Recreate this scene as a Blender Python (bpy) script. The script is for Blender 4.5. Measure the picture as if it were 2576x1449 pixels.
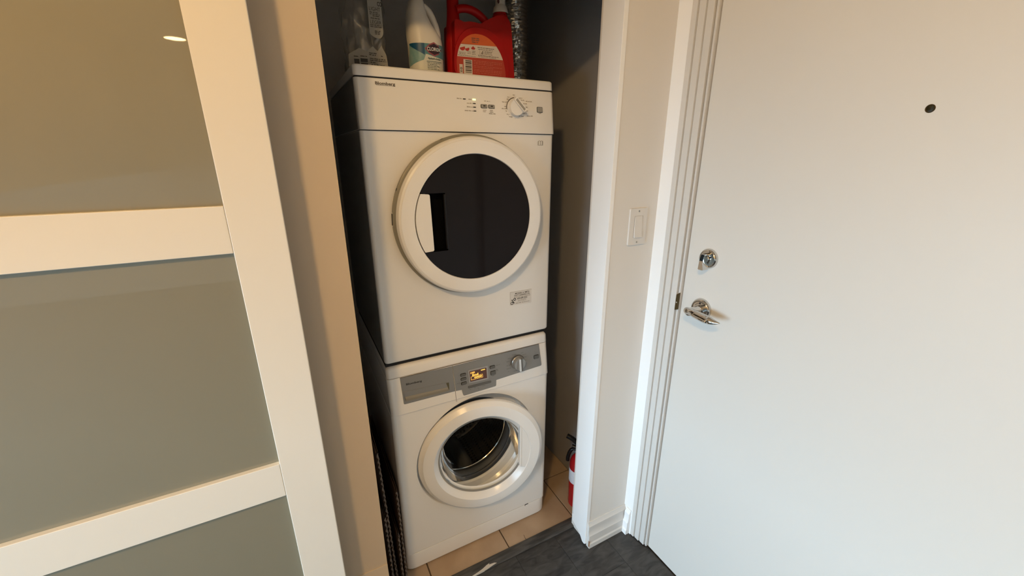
import bpy, bmesh, math, random
from mathutils import Vector, Matrix
random.seed(7)
S = bpy.context.scene
for o in list(bpy.data.objects): bpy.data.objects.remove(o)
COL = S.collection
PI = math.pi
rad = math.radians

# ------------------------------------------------------------------ camera
cam = bpy.data.cameras.new('camera'); cam.sensor_width = 36.0; cam.lens = 1028.64/2576*36.0
cam.clip_start = 0.02
co = bpy.data.objects.new('camera', cam); COL.objects.link(co)
co.location = (-0.1844, -1.1837, 1.4846)
co.rotation_euler = (rad(90-18.195), 0, rad(-28.112))
S.camera = co
# ------------------------------------------------------------------ world, lights, exposure
w = bpy.data.worlds.new('world'); S.world = w; w.use_nodes = True
w.node_tree.nodes['Background'].inputs[0].default_value = (0.62, 0.80, 1.0, 1)
w.node_tree.nodes['Background'].inputs[1].default_value = 1.0
S.view_settings.view_transform = 'Standard'; S.view_settings.look = 'None'
S.view_settings.gamma = 1.0; S.view_settings.use_curve_mapping = False
S.view_settings.exposure = 0.0
# daylight arriving through the balcony window in the wall on the left
DAY = bpy.data.lights.new('window_daylight', 'AREA'); DAY.shape = 'RECTANGLE'
DAY.size = 1.55; DAY.size_y = 2.25; DAY.energy = 232.0; DAY.color = (0.53, 0.785, 1.0)
do = bpy.data.objects.new('window_daylight', DAY); COL.objects.link(do)
do.location = (-3.72, -1.575, 1.225); do.rotation_euler = (0, rad(-90), 0)
WARM = (1.0, 0.625, 0.255)
DOWN_STRENGTH = 75.0
DOME_STRENGTH = 350.0
DOWNLIGHTS = [(-0.85, -1.65), (-0.85, -3.05), (-0.86, -4.42)]

# ------------------------------------------------------------------ materials
MATS = {}
def mat(name, col, rough=0.5, metal=0.0, noise=None, bump=None, spec=0.5, coat=0.0, emit=None, estr=0.0, alpha=1.0, trans=0.0, ior=1.45):
    if name in MATS: return MATS[name]
    m = bpy.data.materials.new(name); m.use_nodes = True; nt = m.node_tree; b = nt.nodes['Principled BSDF']
    b.inputs['Base Color'].default_value = (*col, 1); b.inputs['Roughness'].default_value = rough
    b.inputs['Metallic'].default_value = metal; b.inputs['Specular IOR Level'].default_value = spec
    b.inputs['Coat Weight'].default_value = coat; b.inputs['Coat Roughness'].default_value = 0.08
    b.inputs['IOR'].default_value = ior; b.inputs['Transmission Weight'].default_value = trans; b.inputs['Alpha'].default_value = alpha
    if emit: b.inputs['Emission Color'].default_value = (*emit, 1); b.inputs['Emission Strength'].default_value = estr
    if noise or bump:
        tc = nt.nodes.new('ShaderNodeTexCoord')
    if noise:   # (scale, amount, second colour)
        n = nt.nodes.new('ShaderNodeTexNoise'); n.inputs['Scale'].default_value = noise[0]; n.inputs['Detail'].default_value = 6
        mx = nt.nodes.new('ShaderNodeMix'); mx.data_type = 'RGBA'
        cr = nt.nodes.new('ShaderNodeMapRange'); cr.inputs[1].default_value = .35; cr.inputs[2].default_value = .65; cr.inputs[4].default_value = noise[1]
        nt.links.new(tc.outputs['Object'], n.inputs['Vector']); nt.links.new(n.outputs['Fac'], cr.inputs[0]); nt.links.new(cr.outputs[0], mx.inputs['Factor'])
        mx.inputs['A'].default_value = (*col, 1); mx.inputs['B'].default_value = (*noise[2], 1)
        nt.links.new(mx.outputs['Result'], b.inputs['Base Color'])
    if bump:    # (scale, strength, distance)
        n = nt.nodes.new('ShaderNodeTexNoise'); n.inputs['Scale'].default_value = bump[0]; n.inputs['Detail'].default_value = 4
        bp = nt.nodes.new('ShaderNodeBump'); bp.inputs['Strength'].default_value = bump[1]; bp.inputs['Distance'].default_value = bump[2]
        nt.links.new(tc.outputs['Object'], n.inputs['Vector']); nt.links.new(n.outputs['Fac'], bp.inputs['Height']); nt.links.new(bp.outputs[0], b.inputs['Normal'])
    MATS[name] = m; return m

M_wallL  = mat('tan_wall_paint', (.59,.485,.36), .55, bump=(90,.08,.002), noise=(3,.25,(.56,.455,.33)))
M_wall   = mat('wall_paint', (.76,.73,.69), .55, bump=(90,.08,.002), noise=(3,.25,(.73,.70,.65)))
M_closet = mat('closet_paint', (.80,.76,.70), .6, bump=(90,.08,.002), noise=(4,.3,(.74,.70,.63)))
M_closd  = mat('closet_side_shaded', (.31,.30,.295), .6, bump=(90,.08,.002), noise=(4,.3,(.27,.26,.26)))  # darker than the back wall: the closet's shade is put into this colour
M_trim   = mat('trim_gloss_white', (.93,.93,.93), .35, bump=(40,.05,.002))
M_door   = mat('door_paint', (.72,.70,.66), .42, bump=(60,.06,.001), noise=(2,.2,(.70,.67,.63)))
M_frame  = mat('frame_paint', (.68,.66,.63), .4, bump=(60,.05,.001))
M_ceil   = mat('ceiling_paint', (.80,.79,.76), .8, bump=(150,.1,.002))
M_slide  = mat('melamine_white', (.78,.725,.63), .42, bump=(500,.05,.0004))
M_enamel = mat('white_enamel', (.87,.85,.82), .16, noise=(5,.25,(.84,.82,.78)), bump=(9,.03,.002))
M_plast  = mat('white_plastic', (.87,.85,.82), .24)
M_side   = mat('grey_side_sheet', (.22,.215,.20), .45, noise=(6,.4,(.17,.165,.155)))
M_silver = mat('silver_fascia', (.25,.245,.235), .40, metal=.3)
M_grey   = mat('grey_button', (.115,.112,.105), .4)
M_pearl  = mat('grey_inlay', (.34,.33,.30), .4)
M_black  = mat('black_plastic', (.007,.006,.006), .3, spec=.3)
M_pocket = mat('pocket_black', (.003,.003,.003), .6, spec=.05)
M_dark   = mat('dark_gap', (.015,.013,.012), .7)
M_dglass = mat('dark_door_glass', (.007,.005,.005), .06, spec=.17, noise=(3,.6,(.014,.009,.009)))
M_rubber = mat('rubber_gasket', (.045,.047,.052), .5)
M_chrome = mat('chrome', (.62,.60,.57), .08, metal=1.0)
M_ink    = mat('print_ink', (.13,.11,.09), .6)
M_inkl   = mat('print_ink_pale', (.36,.31,.26), .6)
M_inkd   = mat('print_ink_dark', (.03,.025,.02), .5)
M_white  = mat('white_print', (.82,.80,.77), .5)
M_red    = mat('red_bottle_plastic', (.36,.004,.003), .4, spec=.25)
M_bleach = mat('bleach_bottle_plastic', (.72,.68,.60), .4)
M_exred  = mat('extinguisher_red', (.36,.008,.011), .2)
M_brass  = mat('brass_dark', (.10,.07,.03), .4, metal=.8)
M_card   = mat('corrugated_brown', (.16,.085,.045), .8, noise=(18,.5,(.12,.06,.03)))
M_cardl  = mat('corrugated_edge', (.19,.14,.105), .8)
M_lens   = mat('lamp_lens', (1,.9,.7), .5, emit=WARM, estr=DOWN_STRENGTH)
M_dome   = mat('lamp_dome', (1,.9,.7), .5, emit=WARM, estr=DOME_STRENGTH)
M_led    = mat('lit_indicator', (.5,.6,.1), .5, emit=(.85,1.0,.22), estr=4.0)
M_screen = mat('screen_lit_brown', (.02,.008,.004), .2, emit=(.055,.016,.006), estr=1.0)
M_amber  = mat('amber_segments', (.5,.25,.02), .5, emit=(1.0,.52,.10), estr=1.5)

def frosted():
    m = bpy.data.materials.new('frosted_glass'); m.use_nodes = True; nt = m.node_tree; b = nt.nodes['Principled BSDF']
    b.inputs['Base Color'].default_value = (.225,.205,.145,1); b.inputs['Roughness'].default_value = .55
    b.inputs['Coat Weight'].default_value = 1.0; b.inputs['Coat Roughness'].default_value = .015; b.inputs['Coat IOR'].default_value = 1.5
    tc = nt.nodes.new('ShaderNodeTexCoord'); n = nt.nodes.new('ShaderNodeTexNoise'); n.inputs['Scale'].default_value = 500
    bp = nt.nodes.new('ShaderNodeBump'); bp.inputs['Strength'].default_value = .05; bp.inputs['Distance'].default_value = .0004
    nt.links.new(tc.outputs['Object'], n.inputs['Vector']); nt.links.new(n.outputs['Fac'], bp.inputs['Height']); nt.links.new(bp.outputs[0], b.inputs['Normal'])
    return m
M_frost = frosted()
def clear_glass(name='door_bowl_glass', tint=(.93,.95,.95), mixf=.12):
    m = bpy.data.materials.new(name); m.use_nodes = True; nt = m.node_tree; nt.nodes.clear()
    o = nt.nodes.new('ShaderNodeOutputMaterial'); t = nt.nodes.new('ShaderNodeBsdfTransparent'); g = nt.nodes.new('ShaderNodeBsdfGlossy')
    t.inputs[0].default_value = (*tint,1); g.inputs['Roughness'].default_value = .03
    f = nt.nodes.new('ShaderNodeFresnel'); f.inputs[0].default_value = 1.27; mx = nt.nodes.new('ShaderNodeMixShader')
    nt.links.new(f.outputs[0], mx.inputs[0]); nt.links.new(t.outputs[0], mx.inputs[1]); nt.links.new(g.outputs[0], mx.inputs[2]); nt.links.new(mx.outputs[0], o.inputs[0])
    return m
M_bowl = clear_glass()
def film():
    m = bpy.data.materials.new('clear_plastic_film'); m.use_nodes = True; nt = m.node_tree; nt.nodes.clear()
    o = nt.nodes.new('ShaderNodeOutputMaterial'); t = nt.nodes.new('ShaderNodeBsdfTransparent'); g = nt.nodes.new('ShaderNodeBsdfGlossy'); d = nt.nodes.new('ShaderNodeBsdfDiffuse')
    t.inputs[0].default_value = (.9,.9,.88,1); g.inputs['Roughness'].default_value = .18; d.inputs[0].default_value = (.75,.74,.70,1)
    m1 = nt.nodes.new('ShaderNodeMixShader'); m2 = nt.nodes.new('ShaderNodeMixShader'); m1.inputs[0].default_value = .14; m2.inputs[0].default_value = .07
    nt.links.new(t.outputs[0], m1.inputs[1]); nt.links.new(g.outputs[0], m1.inputs[2]); nt.links.new(m1.outputs[0], m2.inputs[1]); nt.links.new(d.outputs[0], m2.inputs[2]); nt.links.new(m2.outputs[0], o.inputs[0])
    return m
M_film = film()
def drum_steel():
    m = bpy.data.materials.new('perforated_drum_steel'); m.use_nodes = True; nt = m.node_tree; b = nt.nodes['Principled BSDF']
    b.inputs['Metallic'].default_value = .85; b.inputs['Roughness'].default_value = .4
    tc = nt.nodes.new('ShaderNodeTexCoord'); v = nt.nodes.new('ShaderNodeTexVoronoi'); v.inputs['Scale'].default_value = 62; v.inputs['Randomness'].default_value = .15
    cr = nt.nodes.new('ShaderNodeValToRGB'); cr.color_ramp.elements[0].position = .28; cr.color_ramp.elements[0].color = (.01,.01,.01,1); cr.color_ramp.elements[1].position = .38; cr.color_ramp.elements[1].color = (.085,.078,.075,1)
    bp = nt.nodes.new('ShaderNodeBump'); bp.inputs['Strength'].default_value = .6; bp.inputs['Distance'].default_value = .003
    nt.links.new(tc.outputs['Object'], v.inputs['Vector']); nt.links.new(v.outputs['Distance'], cr.inputs[0]); nt.links.new(cr.outputs[0], b.inputs['Base Color'])
    nt.links.new(v.outputs['Distance'], bp.inputs['Height']); nt.links.new(bp.outputs[0], b.inputs['Normal'])
    return m
M_drum = drum_steel()
def foil():
    m = bpy.data.materials.new('foil_duct'); m.use_nodes = True; nt = m.node_tree; b = nt.nodes['Principled BSDF']
    b.inputs['Metallic'].default_value = 1; b.inputs['Base Color'].default_value = (.86,.85,.81,1); b.inputs['Roughness'].default_value = .2
    tc = nt.nodes.new('ShaderNodeTexCoord'); v = nt.nodes.new('ShaderNodeTexVoronoi'); v.inputs['Scale'].default_value = 70
    n = nt.nodes.new('ShaderNodeTexNoise'); n.inputs['Scale'].default_value = 40
    ad = nt.nodes.new('ShaderNodeMath'); ad.operation = 'ADD'
    bp = nt.nodes.new('ShaderNodeBump'); bp.inputs['Strength'].default_value = .45; bp.inputs['Distance'].default_value = .005
    nt.links.new(tc.outputs['Object'], v.inputs['Vector']); nt.links.new(tc.outputs['Object'], n.inputs['Vector'])
    nt.links.new(v.outputs['Distance'], ad.inputs[0]); nt.links.new(n.outputs['Fac'], ad.inputs[1]); nt.links.new(ad.outputs[0], bp.inputs['Height']); nt.links.new(bp.outputs[0], b.inputs['Normal'])
    return m
M_foil = foil()
def slate(name, a, b2, sc=(3,9,3)):
    m = bpy.data.materials.new(name); m.use_nodes = True; nt = m.node_tree; b = nt.nodes['Principled BSDF']; b.inputs['Roughness'].default_value = .5
    tc = nt.nodes.new('ShaderNodeTexCoord'); mp = nt.nodes.new('ShaderNodeMapping'); mp.inputs['Scale'].default_value = sc
    oi = nt.nodes.new('ShaderNodeObjectInfo'); av = nt.nodes.new('ShaderNodeVectorMath'); av.operation = 'ADD'
    n = nt.nodes.new('ShaderNodeTexNoise'); n.inputs['Scale'].default_value = 4; n.inputs['Detail'].default_value = 8; n.inputs['Distortion'].default_value = 1.2
    cr = nt.nodes.new('ShaderNodeValToRGB'); cr.color_ramp.elements[0].position = .34; cr.color_ramp.elements[0].color = (*a,1); cr.color_ramp.elements[1].position = .68; cr.color_ramp.elements[1].color = (*b2,1)
    bp = nt.nodes.new('ShaderNodeBump'); bp.inputs['Strength'].default_value = .25; bp.inputs['Distance'].default_value = .002
    nt.links.new(tc.outputs['Object'], av.inputs[0]); nt.links.new(oi.outputs['Random'], av.inputs[1]); nt.links.new(av.outputs[0], mp.inputs[0]); nt.links.new(mp.outputs[0], n.inputs['Vector'])
    nt.links.new(n.outputs['Fac'], cr.inputs[0]); nt.links.new(cr.outputs[0], b.inputs['Base Color']); nt.links.new(n.outputs['Fac'], bp.inputs['Height']); nt.links.new(bp.outputs[0], b.inputs['Normal'])
    return m
M_slate = slate('slate_vinyl', (.024,.022,.021), (.064,.062,.059))
M_thresh = slate('slate_threshold', (.030,.028,.026), (.085,.080,.075), (2,14,14))
M_tile = mat('beige_tile', (.46,.34,.23), .35, noise=(9,.6,(.36,.25,.16)), bump=(25,.08,.002))
M_grout = mat('tile_grout', (.12,.085,.06), .9)

# ------------------------------------------------------------------ mesh helpers (all coordinates are world metres)
def finish(name, bm, m, parent=None, smooth=False, bevel=0, seg=2, sharp=35):
    bmesh.ops.recalc_face_normals(bm, faces=bm.faces)
    me = bpy.data.meshes.new(name); bm.to_mesh(me); bm.free()
    if m: me.materials.append(m)
    o = bpy.data.objects.new(name, me); COL.objects.link(o)
    if smooth:
        me.shade_smooth(); me.set_sharp_from_angle(angle=rad(sharp))
    if bevel:
        md = o.modifiers.new('bevel', 'BEVEL'); md.width = bevel; md.segments = seg; md.limit_method = 'ANGLE'; md.angle_limit = rad(30)
        if not smooth:
            me.shade_smooth(); md.harden_normals = True
    if parent: attach(o, parent)
    return o
def attach(o, parent):
    o.parent = parent
    if parent.type == 'EMPTY': o.matrix_parent_inverse = Matrix.Translation(-parent.location)
def thing(name, label, cat, loc, group=None):
    o = bpy.data.objects.new(name, None); COL.objects.link(o); o.location = loc; o.empty_display_size = .05
    o['label'] = label; o['category'] = cat
    if group: o['group'] = group
    return o
def tag(o, label, cat, group=None):
    o['label'] = label; o['category'] = cat
    if group: o['group'] = group
    return o
def struct(o, label):
    o['kind'] = 'structure'; o['label'] = label; return o
def part_label(o, label): o['label'] = label; return o
def bbox(bm, x0, x1, y0, y1, z0, z1):
    vs = [bm.verts.new(p) for p in ((x0,y0,z0),(x1,y0,z0),(x1,y1,z0),(x0,y1,z0),(x0,y0,z1),(x1,y0,z1),(x1,y1,z1),(x0,y1,z1))]
    for f in ((0,1,2,3),(4,5,6,7),(0,1,5,4),(1,2,6,5),(2,3,7,6),(3,0,4,7)): bm.faces.new([vs[i] for i in f])
def box(name, x0, x1, y0, y1, z0, z1, m, parent=None, bevel=0, seg=2):
    bm = bmesh.new(); bbox(bm, x0, x1, y0, y1, z0, z1); return finish(name, bm, m, parent, bevel=bevel, seg=seg)
def rpoly(pts, r, n=5):
    """round the corners of a 2-D polygon; r is one radius or one for each corner"""
    out = []; k = len(pts); rs = r if isinstance(r, (list, tuple)) else [r]*k
    for i in range(k):
        p = Vector(pts[i]); a = Vector(pts[i-1]); b = Vector(pts[(i+1) % k]); q = rs[i]
        if q <= 0: out.append(tuple(p)); continue
        da = (a-p); db = (b-p); q = min(q, da.length*.49, db.length*.49); da.normalize(); db.normalize()
        for j in range(n+1):
            t = j/n; s = p+da*q*(1-t)**2+db*q*t**2
            out.append(tuple(s))
    return out
def prism(name, pts, fn0, fn1, m, parent=None, bevel=0, smooth=False, seg=2):
    """prism between fn0(u,v) and fn1(u,v) over a 2-D outline"""
    bm = bmesh.new()
    a = [bm.verts.new(fn0(*p)) for p in pts]; b = [bm.verts.new(fn1(*p)) for p in pts]; n = len(pts)
    f1 = bm.faces.new(a); f2 = bm.faces.new(b)
    for i in range(n): bm.faces.new((a[i], a[(i+1) % n], b[(i+1) % n], b[i]))
    bmesh.ops.recalc_face_normals(bm, faces=bm.faces)
    if n > 4: bmesh.ops.triangulate(bm, faces=[f1, f2])
    return finish(name, bm, m, parent, bevel=bevel, smooth=smooth, seg=seg)
def xz(yfn, d):        # point on a front face, d metres proud of it (towards the hall)
    f = yfn if callable(yfn) else (lambda z: yfn)
    return lambda x, z: (x, f(z)-d, z)
def rect(x0, x1, z0, z1): return [(x0,z0),(x1,z0),(x1,z1),(x0,z1)]
def lathe_bm(bm, prof, O, u, v, n, seg=64, close=False):
    O, u, v, n = Vector(O), Vector(u), Vector(v), Vector(n); rings = []
    for r, h in prof:
        if r < 1e-6: rings.append([bm.verts.new(O+n*h)])
        else: rings.append([bm.verts.new(O+n*h+(u*math.cos(2*PI*i/seg)+v*math.sin(2*PI*i/seg))*r) for i in range(seg)])
    for A, B in zip(rings, rings[1:]):
        for i in range(seg):
            j = (i+1) % seg
            f = [A[i % len(A)], A[j % len(A)], B[j % len(B)], B[i % len(B)]]
            f2 = []
            for q in f:
                if q not in f2: f2.append(q)
            if len(f2) > 2: bm.faces.new(f2)
    if close and len(rings[0]) > 1 and len(rings[-1]) > 1:
        A, B = rings[-1], rings[0]
        for i in range(seg):
            j = (i+1) % seg; bm.faces.new((A[i], A[j], B[j], B[i]))
def lathe(name, prof, O, m, parent=None, u=(1,0,0), v=(0,0,1), n=(0,-1,0), seg=64, close=False, sharp=35):
    bm = bmesh.new(); lathe_bm(bm, prof, O, u, v, n, seg, close); return finish(name, bm, m, parent, smooth=True, sharp=sharp)
ZUP = dict(u=(1,0,0), v=(0,1,0), n=(0,0,1))
def tube_bm(bm, pts, radii, seg=14, squash=1.0):
    P = [Vector(p) for p in pts]; rings = []
    if not isinstance(radii, (list, tuple)): radii = [radii]*len(P)
    up = Vector((0,1,0.01)).normalized()
    for i, p in enumerate(P):
        t = (P[min(i+1, len(P)-1)]-P[max(i-1, 0)]).normalized(); a = t.cross(up)
        if a.length < 1e-3: a = t.cross(Vector((1,0,0)))
        a.normalize(); b = t.cross(a).normalized()
        rings.append([bm.verts.new(p+(a*math.cos(2*PI*k/seg)+b*squash*math.sin(2*PI*k/seg))*radii[i]) for k in range(seg)])
    for A, B in zip(rings, rings[1:]):
        for k in range(seg): bm.faces.new((A[k], A[(k+1) % seg], B[(k+1) % seg], B[k]))
    bm.faces.new(rings[0]); bm.faces.new(rings[-1])
def tube(name, pts, radii, m, parent=None, seg=14, squash=1.0):
    bm = bmesh.new(); tube_bm(bm, pts, radii, seg, squash); return finish(name, bm, m, parent, smooth=True, sharp=50)
def spline(pts, n=8):
    P = [Vector(p) for p in pts]; P = [P[0]*2-P[1]]+P+[P[-1]*2-P[-2]]; out = []
    for i in range(1, len(P)-2):
        for j in range(n):
            t = j/n; a, b, c, d = P[i-1], P[i], P[i+1], P[i+2]
            out.append(.5*((2*b)+(c-a)*t+(2*a-5*b+4*c-d)*t*t+(3*b-a-3*c+d)*t**3))
    out.append(P[-2]); return out
def text_bm(bm, s, u0, v0, h, fn, width=None, bold=0.0, align='LEFT', slant=0.0):
    """printed lettering: glyph outlines of cap height h laid on the surface fn(u,v)"""
    cu = bpy.data.curves.new('glyphs', 'FONT'); cu.body = s; cu.size = 1.0; cu.offset = bold; cu.resolution_u = 3; cu.align_x = 'LEFT'
    ob = bpy.data.objects.new('glyphs', cu); COL.objects.link(ob)
    me = bpy.data.meshes.new_from_object(ob.evaluated_get(bpy.context.evaluated_depsgraph_get()))
    xs = [q.co.x for q in me.vertices] or [0, 1]; x0, x1 = min(xs), max(xs); k = h/.70
    kx = k if width is None else width/(x1-x0)
    off = 0 if align == 'LEFT' else -(x1-x0)*kx/2
    vs = [bm.verts.new(fn(u0+off+(q.co.x-x0)*kx+slant*q.co.y*k, v0+q.co.y*k)) for q in me.vertices]
    for p in me.polygons:
        try: bm.faces.new([vs[i] for i in p.vertices])
        except ValueError: pass
    bpy.data.objects.remove(ob); bpy.data.curves.remove(cu); bpy.data.meshes.remove(me)
def text(name, s, u0, v0, h, fn, m, parent=None, **k):
    bm = bmesh.new(); text_bm(bm, s, u0, v0, h, fn, **k); return finish(name, bm, m, parent)
def quad(bm, u0, u1, v0, v1, fn, nu=1):
    for i in range(nu):
        a = u0+(u1-u0)*i/nu; b = u0+(u1-u0)*(i+1)/nu
        bm.faces.new([bm.verts.new(fn(*p)) for p in ((a,v0),(b,v0),(b,v1),(a,v1))])
def smallprint(bm, u0, u1, v, h, fn, dens=.78):
    """a line of print too small to read: short strokes with word gaps"""
    u = u0
    while u < u1-h*.3:
        wl = min(h*random.uniform(1.6, 4.5), u1-u)
        e = u+wl
        while u < e:
            s = h*random.uniform(.32, .6); quad(bm, u, min(u+s*dens, e), v, v+h*random.choice((.7, .7, 1.0)), fn); u += s
        u += h*.5
def ring_poly(bm, cx, cz, r0, r1, fn, seg=32):
    A = [bm.verts.new(fn(cx+r0*math.cos(2*PI*i/seg), cz+r0*math.sin(2*PI*i/seg))) for i in range(seg)]
    B = [bm.verts.new(fn(cx+r1*math.cos(2*PI*i/seg), cz+r1*math.sin(2*PI*i/seg))) for i in range(seg)]
    for i in range(seg): bm.faces.new((A[i], A[(i+1) % seg], B[(i+1) % seg], B[i]))

# ================================================================== THE SETTING
YP = -0.238                     # front face of the closet wall
XR = 0.845                      # wall with the entry door
H = 2.44
YS0 = -.36
YB, XL = -5.3, -3.6             # far ends of the hall
struct(box('ceiling', XL-.1, 1.1, YB-.1, .9, H, H+.1, M_ceil), 'flat painted ceiling over the hall')
# closet shell
struct(box('wall_closet_back', -.26, .95, .72, .82, -.004, H, M_closet), 'shadowed back wall of the laundry closet')
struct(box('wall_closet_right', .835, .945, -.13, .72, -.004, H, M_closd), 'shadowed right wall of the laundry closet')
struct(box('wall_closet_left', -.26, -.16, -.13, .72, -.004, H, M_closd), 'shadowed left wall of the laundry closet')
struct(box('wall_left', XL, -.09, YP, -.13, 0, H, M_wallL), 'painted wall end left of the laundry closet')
struct(box('wall_header', -.09, .663, YP, -.155, 1.929, H, M_wall), 'painted wall above the closet opening')
struct(box('wall_pier', .663, XR, YP, -.13, 0, H, M_wall), 'narrow painted wall with the light switch')
struct(box('wall_right', XR, 1.0, -.284, YP+.2, 0, H, M_trim), 'narrow bright white wall strip beside the door frame')
struct(box('wall_right_far', XR, 1.0, YB, -1.33, 0, H, M_wall), 'painted wall beyond the entry door')
struct(box('wall_right_header', XR, 1.0, -1.33, -.284, 2.10, H, M_wall), 'painted wall over the entry door')
struct(box('wall_hall_end', XL-.1, 1.0, YB-.1, YB, 0, H, M_wall), 'painted wall at the far end of the hall')
# wall with the balcony window
wy0, wy1, wz0, wz1 = -2.70, -.45, .45, 2.0
struct(box('wall_window_below', XL-.1, XL, YB, YP, 0, wz0, M_wall), 'painted sill wall under the balcony window')
struct(box('wall_window_above', XL-.1, XL, YB, YP, wz1, H, M_wall), 'painted wall over the balcony window')
struct(box('wall_window_near', XL-.1, XL, wy1, YP, wz0, wz1, M_wall), 'painted wall beside the balcony window')
struct(box('wall_window_far', XL-.1, XL, YB, wy0, wz0, wz1, M_wall), 'painted wall at the far side of the window')
bm = bmesh.new()
for a, b in ((wy0, wy0+.06), (wy1-.06, wy1), ((wy0+wy1)/2-.04, (wy0+wy1)/2+.04)): bbox(bm, XL-.08, XL-.02, a, b, wz0, wz1)
for a, b in ((wz0, wz0+.07), (wz1-.07, wz1)): bbox(bm, XL-.08, XL-.02, wy0, wy1, a, b)
struct(finish('window_1', bm, M_trim), 'white two-pane balcony window frame')
struct(box('added_daylight_blocker', -1.56, -1.46, YB, YS0, 1.30, H, M_wall), 'unseen added wall panel keeping window daylight off the upper entry door')  # added out of view so daylight fades towards the top of the door
# closet jamb board with its ragged lower end
jp = [(-.240,.012),(-.232,.006),(-.220,.008),(-.207,.024),(-.197,.034),(-.184,.038),(-.166,.046),(-.152,.052),(-.150,.070),(-.1495,.085),(-.1545,.087),(-.1545,1.929),(-.240,1.929)]
struct(prism('trim_1', jp, lambda y, z: (.648, y, z), lambda y, z: (.6635, y, z), M_trim, bevel=.0012), 'glossy white jamb board of the closet opening')
# baseboards
bp_ = [(0,.0),(.020,.0),(.020,.020),(.0165,.026),(.0165,.058),(.013,.064),(.011,.082),(.0115,.088),(.0115,.101),(.006,.110),(.004,.118),(0,.118)]
struct(prism('baseboard_pier', bp_, lambda d, z: (.655, YP-d, z+.001), lambda d, z: (XR, YP-d, z+.001), M_frame, bevel=.0008), 'stepped white baseboard under the light switch')
struct(prism('baseboard_right', bp_, lambda d, z: (XR-d, YP-.0155, z+.001), lambda d, z: (XR-d, YP-.040, z+.001), M_trim, bevel=.0008), 'short stepped white baseboard beside the door frame')
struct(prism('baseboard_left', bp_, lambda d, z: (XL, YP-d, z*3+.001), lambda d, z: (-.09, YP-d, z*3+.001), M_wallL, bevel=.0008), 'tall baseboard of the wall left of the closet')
box('chip', .6544, .6552, YP-.020, YP-.014, .010, .038, mat('bare_wood', (.30,.14,.07), .8), bpy.data.objects['baseboard_pier'])
# entry door frame: three stepped bands, stop and the dark gaps between
fr = [(.8455,-.2835),(.8455,-.3003),(.8540,-.3010),(.8540,-.3024),(.8500,-.3030),(.8500,-.3233),(.8580,-.3240),(.8580,-.3252),(.8545,-.3257),(.8545,-.3465),(.875,-.3475),(.875,-.3500),(.8595,-.3505),(.8595,-.3565),(.90,-.3575),(.99,-.3575),(.99,-.2835)]
struct(prism('trim_2', fr, lambda x, y: (x, y, .004), lambda x, y: (x, y, 2.07), M_frame, bevel=.0007), 'stepped off-white entry door frame beside the door')
fr2 = [(x, -1.6335-y) for x, y in fr]
struct(prism('trim_3', fr2, lambda x, y: (x, y, .004), lambda x, y: (x, y, 2.07), M_frame, bevel=.0007), 'stepped off-white entry door frame on its hinge side')
struct(box('trim_4', .85, .99, -1.33, -.2835, 2.05, 2.10, M_frame), 'off-white head of the entry door frame')
# closet tile floor
floor_t = struct(box('floor_closet', -.30, .95, -.106, .82, -.06, -.004, M_grout), 'beige tiled closet floor with dark grout')
xs = [-.26, -.237, .072, .381, .690, .835]; ys = [-.106, .1326, .44, .72]
for i in range(len(xs)-1):
    for j in range(len(ys)-1):
        g = .0022
        box('tile', xs[i]+g, xs[i+1]-g, ys[j]+(g if j else 0), ys[j+1]-g, -.0045, 0, M_tile, floor_t, bevel=.0012, seg=1)
bm = bmesh.new(); pts = [(.4586,-.078),(.4600,-.085),(.4578,-.092),(.4590,-.1035),(.4560,-.1035),(.4562,-.092),(.4580,-.085)]; bm.faces.new([bm.verts.new((x, y, .0004)) for x, y in pts]); finish('tile_crack', bm, M_grout, floor_t)
# hall floor: slate-look planks
floor_h = struct(box('floor', XL-.1, 1.0, YB-.1, -.146, -.06, -.003, M_slate), 'charcoal slate-look plank floor of the hall')
px = [-.52,-.34,-.16,.02,.20,.385,.565,.745,.868]
for i in range(len(px)-1):
    cuts = [-.147, -.147-[.62,.31,.9,.45,.75,.56,.22,.8][i], -1.5, -2.2]
    for j in range(3):
        box('plank', px[i]+.0003, px[i+1]-.0003, cuts[j+1]+.0003, cuts[j]-.0003, -.0035, 0, M_slate, floor_h, bevel=.0004, seg=1)
th = [(-.1465,-.003),(-.1465,.0035),(-.141,.0065),(-.134,.0075),(-.120,.0075),(-.1055,.0045),(-.1045,-.003)]
tr = struct(prism('trim_5', th, lambda y, z: (-.26, y, z), lambda y, z: (.7, y, z), M_thresh, bevel=.0006), 'dark grey threshold strip between tile and plank floor')
wp = [(.196,-.1468),(.23,-.1425),(.252,-.138),(.268,-.1325),(.281,-.1305),(.277,-.135),(.2985,-.1375),(.306,-.1415),(.288,-.1432),(.262,-.1462),(.236,-.1472)]
prism('worn_patch', wp, lambda x, y: (x, y, .001), lambda x, y: (x, y, .0083), mat('bare_white_patch', (.62,.56,.48), .7), tr)

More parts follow.
